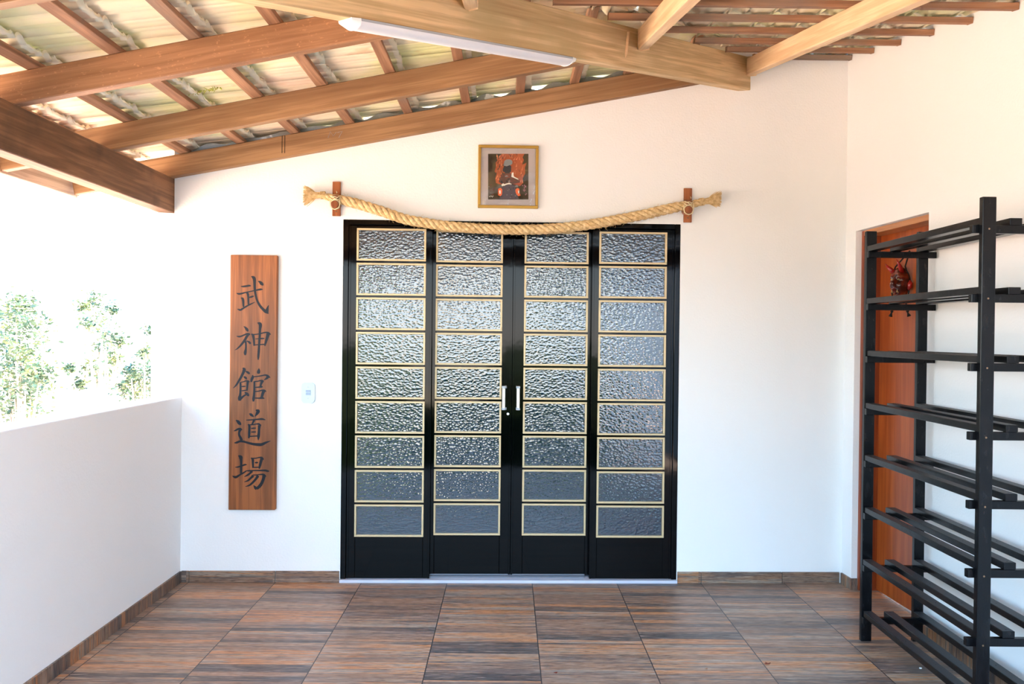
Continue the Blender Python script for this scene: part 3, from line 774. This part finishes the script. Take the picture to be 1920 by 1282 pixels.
# ------------------------------------------------------------------ framed picture
a = wl(897, 271, .02); c = wl(1009, 391, .02)
pic = thing('framed_picture', 'small gilt-framed print of a seated figure in orange flames above the double door', 'picture', WALL, ((a.x+c.x)/2, 0, c.z))
x0, x1, z1, z0 = a.x, c.x, a.z, c.z
b = B(); w = .017
b.box((x0, -.022, z1-w), (x1, -.001, z1), .004); b.box((x0, -.022, z0), (x1, -.001, z0+w), .004)
b.box((x0, -.022, z0+w), (x0+w, -.001, z1-w), .004); b.box((x1-w, -.022, z0+w), (x1, -.001, z1-w), .004)
b.out('frame', M['gold'], pic)
b = B(); b.box((x0+w, -.010, z0+w), (x1-w, -.002, z1-w)); b.out('mount', M['mount'], pic)
def pp(cx_, cy_): q = wl(880+cx_/8.013, 250+cy_/8.013, .012); return (q.x, q.z)
b = B(); lay = [0]
def poly(mname, pts, sm=True):
    b.use(M[mname]); y = -.0104-.00012*lay[0]; lay[0] += 1
    n0 = len(b.bm.faces); vs = [b.bm.verts.new((*[pp(*p)[0]], y, pp(*p)[1])) for p in pts]
    f = b.bm.faces.new(vs); f.material_index = b.mi
poly('p_olive', [(282, 306), (888, 306), (888, 992), (282, 992)])
fl = [(400, 745), (390, 680), (410, 610), (380, 570), (400, 500), (395, 440), (430, 400), (450, 350), (490, 306), (830, 306), (800, 360), (820, 400), (790, 470), (860, 440), (835, 520), (840, 600), (800, 680), (810, 745), (760, 790), (640, 760), (520, 770), (440, 760)]
poly('p_flame', fl)
rng = random.Random(11)
for i in range(120):
    x = rng.uniform(400, 800); y = rng.uniform(320, 740)
    if 520 < x < 650 and 400 < y < 620: continue
    h = rng.uniform(30, 80); w_ = rng.uniform(4, 11); dx = rng.uniform(-25, 35)
    poly(rng.choice(['p_flame2', 'p_flame2', 'p_brown', 'p_flame']), [(a_, max(b_, 309+i*.01)) for a_, b_ in [(x-w_, y), (x+dx*.5, y-h*.6), (x+dx, y-h), (x+w_+dx*.3, y-h*.4), (x+w_, y+6)]])
poly('p_grey', [(515, 480), (525, 420), (560, 395), (610, 395), (645, 420), (645, 465), (600, 490), (540, 500)])
poly('p_dark', [(520, 490), (560, 500), (610, 480), (630, 500), (625, 580), (590, 610), (540, 600), (500, 560)])
poly('p_skin', [(500, 600), (540, 600), (620, 600), (650, 650), (720, 680), (760, 740), (640, 770), (480, 760), (440, 730), (470, 660)])
poly('p_brown', [(530, 620), (620, 615), (610, 670), (550, 680)])
for i in range(16):
    x = rng.uniform(440, 760); y = rng.uniform(620, 800)
    poly(rng.choice(['p_white', 'p_dark', 'p_grey', 'p_dark', 'p_brown']), [(x, y), (x+rng.uniform(15, 40), y-rng.uniform(5, 30)), (x+rng.uniform(30, 60), y+rng.uniform(0, 20)), (x+10, y+14)])
poly('p_white', [(640, 590), (665, 600), (660, 650), (740, 690), (730, 700), (650, 665), (630, 650)])
poly('p_white', [(480, 780), (600, 745), (640, 770), (580, 770), (490, 800)])
poly('p_rock', [(500, 800), (580, 780), (680, 790), (700, 850), (720, 930), (740, 992), (440, 992), (480, 920), (490, 850)])
for i in range(40):
    x = rng.uniform(470, 700); y = rng.uniform(810, 985)
    poly(rng.choice(['p_grey', 'p_dark', 'p_rock', 'p_skin']), [(x, y), (x+14, y-8), (x+22, y+4), (x+8, y+9)])
poly('p_flame', [(430, 840), (470, 825), (495, 850), (490, 920), (470, 950), (430, 935)]); poly('p_white', [(445, 865), (470, 862), (472, 910), (450, 915)])
poly('p_flame', [(690, 850), (720, 825), (750, 840), (750, 900), (770, 940), (730, 950), (695, 900)]); poly('p_white', [(728, 865), (750, 868), (748, 905), (732, 910)])
for i in range(26):
    x = rng.choice([rng.uniform(795, 870), rng.uniform(295, 370)]); y = rng.uniform(770, 930)
    poly('p_pink' if x > 600 else rng.choice(['p_brown', 'p_brown', 'p_grey']), [(x, y-9), (x+10, y), (x, y+10), (x-9, y)])
for i in range(6): x = 295+i*11; y = 950+8*math.sin(i*2); poly('p_white', [(x, y), (x+8, y-4), (x+10, y+9), (x+2, y+10)])
b.out('print', None, pic)
b = B(); b.box((x0+w-.003, -.0205, z0+w-.003), (x1-w+.003, -.0190, z1-w+.003)); b.out('picture_glass', M['picture_glass'], pic)

# ------------------------------------------------------------------ rope and its brackets
RV = .062
def rp_(x, y, off=RV): q = wl(x, y, off); return Vector((q.x, -off, q.z))
pathpx = [(603, 366), (618, 370), (634, 373), (651, 377), (680, 385), (719, 397), (760, 411), (805, 419), (845, 424.5), (901, 428.5), (957, 430.5), (1010, 430), (1060, 426.5), (1105, 421), (1150, 413.5), (1202, 403.5), (1241, 394.5), (1280, 386), (1306, 381), (1318, 378)]
pts = crom([tuple(rp_(*p)) for p in pathpx], 14); pts = [Vector(p) for p in pts]
S = [0]
for p, q in zip(pts, pts[1:]): S.append(S[-1]+(q-p).length)
tot = S[-1]
def at(s):
    s = max(0, min(tot-1e-6, s))
    import bisect
    i = bisect.bisect_right(S, s)-1; i = min(i, len(pts)-2); f = (s-S[i])/(S[i+1]-S[i]); return pts[i].lerp(pts[i+1], f)
rope = thing('rope', 'thick twisted straw rope swagged in front of the top of the double door', 'rope', WALL, tuple(at(tot/2)))
PIT = .155
for k in range(4):
    b = B(); P = []; Rr = []; n = int(tot/.006)
    for i in range(n+1):
        s = tot*i/n; c = at(s); d = (at(s+.005)-at(s-.005)).normalized(); u = Vector((0, -1, 0)); w = d.cross(u).normalized()
        a = 2*math.pi*(s/PIT)+k*2*math.pi/4; tap = min(1, .62+s*2.2, .62+(tot-s)*2.2)
        P.append(c+(u*math.cos(a)+w*math.sin(a))*.0172*tap); Rr.append(.0137*tap*(1+.03*math.sin(s*90+k)))
    b.tube(P, Rr, 12); b.out('strand', M['rope'], rope, smooth=True)
rng = random.Random(2)
for (s0, sgn, tip, spread) in ((0, -1, (571, 367), .058), (tot, 1, (1350, 373), .046)):
    b = B(); c = at(s0); T = rp_(*tip); d = (T-c)
    for i in range(420):
        a = rng.uniform(0, 2*math.pi); r = rng.uniform(0, 1)**.6
        o1 = Vector((0, math.cos(a), math.sin(a)))*r
        e1 = c-d*.15+o1*.014; e2 = c+d*.35+o1*.018; e3 = c+d*rng.uniform(.8, 1.08)+Vector((0, o1.y*.5, o1.z))*spread+Vector((0, 0, rng.uniform(-.006, .006)))
        e3.y = min(e3.y, -.004); e2.y = min(e2.y, -.006)
        b.tube([e1, e2, (e2+e3)/2+Vector((0, 0, rng.uniform(-.003, .003))), e3], [.0020, .0020, .0017, .0011], 4)
    b.out('frayed_end', M['rope'], rope)
    b = B()
    for j in range(5):
        cc = at(s0)-d.normalized()*(-.004+.006*j) ; dd = d.normalized(); u = Vector((0, -1, 0)); w = dd.cross(u).normalized()
        b.tube([cc+(u*math.cos(t*.3927)+w*math.sin(t*.3927))*.0205 for t in range(17)], .0028, 6, cap=False)
    b.out('binding', M['rope'], rope, smooth=True)
b = B()
for i in range(320):
    s = rng.uniform(.1, tot-.1); c = at(s); a = rng.choice([rng.uniform(math.pi*.9, math.pi*2.1), rng.uniform(0, 6.28)])
    o1 = Vector((rng.uniform(-.4, .4), -abs(math.cos(a))*.6, math.sin(a))); 
    o1.normalize(); l = rng.uniform(.006, .022)
    b.tube([c+o1*.026, c+o1*(.03+l*.5)+Vector((rng.uniform(-.006, .006), 0, 0)), c+o1*(.03+l)+Vector((rng.uniform(-.012, .012), 0, 0))], .00045, 3)
o = b.out('loose_fibre', M['rope'], rope); o['kind'] = 'stuff'
for (tx, ty, bx, by, pegx, pegy, lab) in ((631.5, 341, 631, 405, 628, 381, 'left'), (1289, 353, 1290, 417, 1291, 391, 'right')):
    a = wl(tx, ty, .01); c = wl(bx, by, .01); cu = (a.x+c.x)/2
    br = thing('rope_bracket', 'small reddish-brown wooden rope bracket with a peg, %s of the pair above the door' % lab, 'bracket', WALL, (cu, 0, c.z), 'rope brackets')
    b = B(); b.box((cu-.0235, -.018, c.z), (cu+.0235, 0, a.z), .002)
    b.use(M['peg']); b.out('back_board', M['peg'], br)
    q = wl(pegx, pegy, .09); pz = q.z
    # thick peg with a waist that the cord is lashed round: it stands out below and behind the rope
    b = B(); pu = q.x
    b.tube([(pu, 0, pz-.004), (pu, -.085, pz-.006), (pu, -.100, pz-.008), (pu, -.102, pz-.008)], [.022, .024, .0215, .018], 22, flat=1.0)
    b.tube([(pu+.004, -.012, pz+.048), (pu+.004, -.092, pz+.036), (pu+.004, -.097, pz+.036)], [.02, .021, .017], 18, flat=.55)
    b.out('peg', M['peg'], br, smooth=True, angle=40)
    b = B(); rr_ = .0026
    def w2(du, dz, v): return (pu+du, v, pz+dz)
    b.tube([w2(-.028, .028, -.098), w2(-.012, .016, -.106), w2(.008, .024, -.108), w2(.026, .040, -.100)], rr_, 7)
    b.tube([w2(-.026, .042, -.098), w2(-.006, .030, -.108), w2(.012, .018, -.108), w2(.028, .022, -.098)], rr_, 7)
    b.tube([w2(.0265*math.cos(t/20*6.283), -.008+.0265*math.sin(t/20*6.283), -.094+.003*math.sin(t)) for t in range(21)], rr_, 7, cap=False)
    b.tube([w2(-.026, .02, -.098), w2(-.029, .0, -.092), w2(-.024, -.022, -.088), w2(0, -.036, -.09), w2(.024, -.026, -.088), w2(.029, 0, -.09), w2(.027, .03, -.098)], rr_, 7)
    b.tube([w2(-.02, .034, -.1), w2(.0, .036, -.109), w2(.02, .03, -.103)], rr_, 7)
    b.tube([w2(.012, .056, -.1), w2(.008, .07, -.096), w2(.014, .06, -.1)], .0016, 5)
    b.out('lashing_cord', M['cord'], br, smooth=True)
    b = B(); b.cyl((cu, -.0195, c.z+.026), (cu, -.016, c.z+.026), .005, 12); b.out('screw', M['bolt'], br)

# ------------------------------------------------------------------ shoe rack
XF0, XF1 = 1.715, 1.765; XB0, XB1 = 1.966, 2.014
YF, YN = 4.352, 3.262; PT = .026; RT = 1.975
rack = thing('shoe_rack', 'tall empty black slatted wooden shoe rack standing along the right wall', 'shoe rack', ID, (1.85, 3.8, 0))
for y0_, y1_ in ((YF, YF+PT), (YN-.0, YN+PT)):
    dx = 0 if y0_ > 4 else -.012
    for x0_, x1_ in ((XF0, XF1), (XB0, XB1)):
        b = B(); b.box((x0_+dx, y0_, 0), (x1_+dx, y1_, RT), .0025)
        post_ = b.out('post', M['rackpaint'], rack)
        if y0_ < 4 and x0_ == XF0: near_post = post_
levels = [.0905+.2508*i for i in range(8)]
for li, z in enumerate(levels):
    for near in (0, 1):
        y0_ = (YN+PT) if near else (YF-.026); dx = -.012 if near else 0
        b = B(); b.box((XF0-.022*(near)+dx, y0_+.0003, z), (XB1+.028*(1-near)+dx, y0_+.0255, z+.030), .002)
        b.out('bearer', M['rackpaint'], rack)
    for si, (sx0, sx1) in enumerate(((XF0+.004, XF0+.048), (1.824, 1.870), (1.962, 2.006))):
        ya = YN+PT+.001 if si != 0 else YN+PT+.001; yb = YF-.001
        rs = random.Random(li*3+si)
        d = rs.uniform(-.003, .003)
        b = B(); T = Matrix(((1, .010, 0, -.010*YF), (0, 1, 0, 0), (0, 0, 1, 0), (0, 0, 0, 1)))
        b.use(M['rackpaint']).box((sx0+d, ya, z+.0305), (sx1+d, yb, z+.0565), .002, T)
        b.use(M['dusty']).box((sx0+d+.003, ya+.003, z+.0563), (sx1+d-.003, yb-.003, z+.0567), 0, T)
        b.use(M['hole'])
        for yy in (ya+.02, ya+.35, (ya+yb)/2+.1, yb-.02): b.tube([((sx0+sx1)/2+d+.010*(yy-YF), yy, z+.0566), ((sx0+sx1)/2+d+.010*(yy-YF), yy, z+.0570)], .003, 8)
        b.out('slat', None, rack)
for z in levels:
    b = B(); b.cyl((XF0+.012, YN-.001, z+.013), (XF0+.012, YN+.004, z+.013), .0035, 10); b.out('screw', M['bolt'], near_post)['label'] = 'brass-coloured screw head'

# ------------------------------------------------------------------ horned mask on the side door
DXf = .135
def rl(px, py, X0):   # pixel -> right-wall frame at depth X0 from its face
    n = RIGHT.to_3x3() @ Vector((1, 0, 0)); d = n.dot(RIGHT @ Vector((X0, 0, 0)))
    return RINV @ hit(px, py, n, d)
mc = rl(1673, 531, DXf-.085)
mask = thing('horned_mask', 'glossy dark red horned demon-face mask hanging on the varnished side door', 'mask', RIGHT, (DXf, mc.y, mc.z))
MC_, MS_ = math.cos(math.radians(36)), math.sin(math.radians(36))
def mp_(f, s, u_):      # forward, sideways, up: the face is turned towards the room's open side
    return Vector((DXf-.042-f*MC_-s*MS_*(.45 if s > 0 else .85), mc.y-f*MS_+s*MC_, mc.z+u_))
bm = bmesh.new(); bmesh.ops.create_uvsphere(bm, u_segments=40, v_segments=30, radius=1)
# face frame: F forward (-x), S sideways (y), U up (z)
def dent(p, c, r): return max(0, 1-(Vector(p)-Vector(c)).length_squared/(r*r))**2
out = []
for v in bm.verts:
    f, s, u_ = -v.co.x, v.co.y, v.co.z
    q = Vector((f, s, u_))
    F_ = max(f, -.05)
    w = 1-.28*max(0, -u_)**1.5
    x = F_*.062; y = s*.066*w; z = u_*.088
    x += .030*dent(q, (.98, 0, -.05), .30)+.014*dent(q, (.9, 0, .2), .3)             # nose
    for sg in (-1, 1):
        x += .016*dent(q, (.8, .38*sg, .42), .36)                                     # brow
        x -= .022*dent(q, (.85, .36*sg, .14), .25)                                    # eye
        x += .014*dent(q, (.75, .5*sg, -.15), .34)                                    # cheek
    x -= .026*dent(q, (.85, 0, -.5), .30); x += .016*dent(q, (.7, 0, -.8), .3)        # mouth, chin
    x += .010*dent(q, (.9, 0, -.34), .2)
    v.co = mp_(x, y, z)
b = B(); b.bm.free(); b.bm = bm; b.out('face', M['lacquer'], mask, smooth=True)
for sg in (-1, 1):
    b = B(); b.tube(([mp_(.030, .030, .060), mp_(.044, .050, .078), mp_(.050, .068, .092), mp_(.050, .086, .108)] if sg > 0 else [mp_(.028, -.026, .058), mp_(.046, -.028, .082), mp_(.060, -.024, .104), mp_(.070, -.016, .126)]), [.014, .011, .007, .0012], 14); b.out('horn', M['red_lacquer'], mask, smooth=True)
    k_ = -.03 if sg > 0 else 0
    b = B(); b.tube([mp_(.012+k_, .060*sg, -.035), mp_(.018+k_, .070*sg, -.02), mp_(.02+k_, .074*sg, -.002), mp_(.016+k_, .070*sg, .014)], [.008, .013, .012, .004], 12); b.out('ear', M['red_lacquer'], mask, smooth=True)
    b = B(); b.tube([mp_(.05, .017*sg, -.05), mp_(.062, .019*sg, -.048), mp_(.064, .019*sg, -.036)], [.004, .0035, .001], 8); b.out('tusk', M['bone'], mask, smooth=True)
    b = B(); b.tube([mp_(.054, .024*sg-.012, .016), mp_(.060, .024*sg, .02), mp_(.054, .024*sg+.012, .018)], [.001, .0035, .001], 10); b.out('eye', M['bone'], mask, smooth=True)
b = B(); top = rl(1706, 470, DXf-.012)
for sg in (-1, 1):
    b.tube([top, mp_(.008, .035*sg, .09), mp_(.008, .062*sg, .02), mp_(.010, .060*sg, -.05), mp_(.010, .045*sg, -.11), mp_(.012, .052*sg, -.150), mp_(.014, .060*sg, -.163)], .0042, 8)
    b.tube([mp_(.012, .053*sg, -.143), mp_(.012, .056*sg, -.152), mp_(.012, .058*sg, -.158)], [.004, .009, .004], 8)
    b.tube([mp_(.014, .058*sg, -.160), mp_(.014, .066*sg, -.178)], [.004, .011], 8)
b.out('cord', M['blackcord'], mask, smooth=True)

# ------------------------------------------------------------------ bits on the floor
def leaf_bit(px, py, s, lab, mt):
    p = hit(px, py, (0, 0, 1), .002); b = B(); rg = random.Random(int(px))
    k = 9; vs = []
    for i in range(k):
        a = 2*math.pi*i/k; r = s*(.5+.6*(i % 2))*rg.uniform(.7, 1.1); vs.append((p.x+r*math.cos(a), p.y+r*math.sin(a)*.8, .002+rg.uniform(0, .004)))
    top_ = [b.bm.verts.new((x, y, z+.0012)) for x, y, z in vs]; bot = [b.bm.verts.new((x, y, max(.0004, z-.001))) for x, y, z in vs]
    b.bm.faces.new(top_); b.bm.faces.new(list(reversed(bot)))
    for i in range(k): b.bm.faces.new((top_[i], bot[i], bot[(i+1) % k], top_[(i+1) % k]))
    return tag(b.out('dried_leaf', mt), lab, 'leaf')
leaf_bit(1440, 1244, .016, 'tiny dry red leaf on the floor in front of the shoe rack', M['dry_leaf'])
leaf_bit(1325, 1254, .008, 'small brown leaf crumb on the floor left of the red leaf', M['batten'])
leaf_bit(1042, 1262, .008, 'reddish leaf crumb on the floor near the bottom centre of the photo', M['dry_leaf'])
p = hit(1726, 1252, (0, 0, 1), .003); b = B(); b.box((p.x-.005, p.y-.004, 0), (p.x+.005, p.y+.004, .005), .0015)
tag(b.out('paint_crumb', M['plastic']), 'tiny white crumb on the floor under the shoe rack', 'crumb')

# ------------------------------------------------------------------ trees beyond the parapet
def tree(x, y, z0, h, clumps, n, seed, lab, lm, size=.085, crown_r=.5, dark=None):
    rg = random.Random(seed)
    t = thing('tree', lab, 'tree', ID, (x, y, z0))
    b = B(); b.tube([(x, y, z0), (x+.05, y, z0+h*.45), (x-.04, y+.05, z0+h*.8), (x, y, z0+h)], [.09, .07, .045, .015], 8)
    for (cx_, cy_, cz_, r) in clumps: b.tube([(x, y, z0+h*.45+(cz_-z0-h*.45)*.2), ((x+cx_)/2, (y+cy_)/2, (z0+h*.45+cz_)/2), (cx_, cy_, cz_)], [.035, .022, .008], 6)
    b.out('trunk', M['bark'], t, smooth=True)
    b = B()
    for i in range(n):
        cx_, cy_, cz_, r = rg.choice(clumps)
        v = Vector((rg.gauss(0, 1), rg.gauss(0, 1), rg.gauss(0, 1)))*r*.62
        p = Vector((cx_, cy_, cz_))+Vector((v.x, v.y, v.z*.8))
        a = Vector((rg.gauss(0, 1), rg.gauss(0, 1), rg.gauss(0, .5))).normalized(); c = a.cross(Vector((rg.gauss(0, 1), rg.gauss(0, 1), rg.gauss(0, 1)))).normalized(); s = size*rg.uniform(.6, 1.2)
        q = [p-a*s, p+c*s*.42-a*s*.1, p+a*s, p-c*s*.42-a*s*.1]
        f = b.bm.faces.new([b.bm.verts.new(w_) for w_ in q])
    b.out('foliage', lm, t)
def px(x, y, D):
    v = ray(x, y); return EYE+v*(D/v.y)
def clump(pts, D, rs, jit, seed):
    rg = random.Random(seed); o = []
    for (x, y, r) in pts:
        p = px(x, y, D+rg.uniform(-jit, jit)); o.append((p.x, p.y, p.z, r*D/F))
    return o
D = 14.0
p = px(40, 800, D); tree(p.x, p.y, -2.9, 3.8, clump([(30, 590, 34), (55, 610, 30), (10, 640, 34), (50, 660, 34), (25, 690, 40), (60, 720, 34), (15, 745, 46), (45, 760, 36), (75, 700, 18), (-30, 650, 50), (-30, 740, 60), (40, 570, 20)], D, 1, .6, 1), 4600, 1, 'leafy green tree beyond the low wall at the left edge of the photo', M['leaf'], .05)
D = 16.0
p = px(190, 800, D); tree(p.x, p.y, -2.9, 4.2, clump([(175, 560, 16), (185, 600, 22), (200, 625, 22), (165, 605, 14), (190, 650, 16), (170, 690, 18), (200, 700, 20), (215, 670, 14), (150, 720, 10), (160, 575, 12), (210, 580, 12), (225, 640, 12), (130, 690, 10)], D, 1, .6, 2), 2100, 2, 'sparse light green tree beyond the middle of the low wall', M['leaf'], .05)
D = 13.0
p = px(275, 800, D); tree(p.x, p.y, -2.9, 3.6, clump([(265, 700, 20), (285, 690, 18), (250, 710, 14), (275, 725, 20), (300, 705, 26), (245, 695, 12), (270, 660, 12), (320, 680, 30), (260, 740, 18), (230, 725, 14), (285, 620, 12)], D, 1, .5, 3), 2300, 3, 'low branchy tree whose boughs reach behind the end of the back wall', M['leaf'], .036)
# wooded rise behind the photographer, seen only in the glass and the enamel
b = B(); rg = random.Random(9)
for i in range(70):
    a = math.radians(180+rg.uniform(-100, 100)); r = rg.uniform(26, 40); x = math.sin(a)*r; y = math.cos(a)*r
    rad = rg.uniform(2.0, 3.4)
    bmesh.ops.create_icosphere(b.bm, subdivisions=3, radius=rad, matrix=Matrix.Translation((x, y, -1.6+rg.uniform(-.6, .6))) @ Matrix.Diagonal((1.2, 1.2, 1, 1)))
for v in b.bm.verts: v.co += Vector((noise.noise(v.co*.9), noise.noise(v.co*.9+Vector((9, 0, 0))), noise.noise(v.co*.9+Vector((0, 9, 0)))))*.6
o = b.out('shrubbery', M['far_leaf']); tag(o, 'dark belt of bushes far behind the photographer', 'shrubs', kind='stuff')
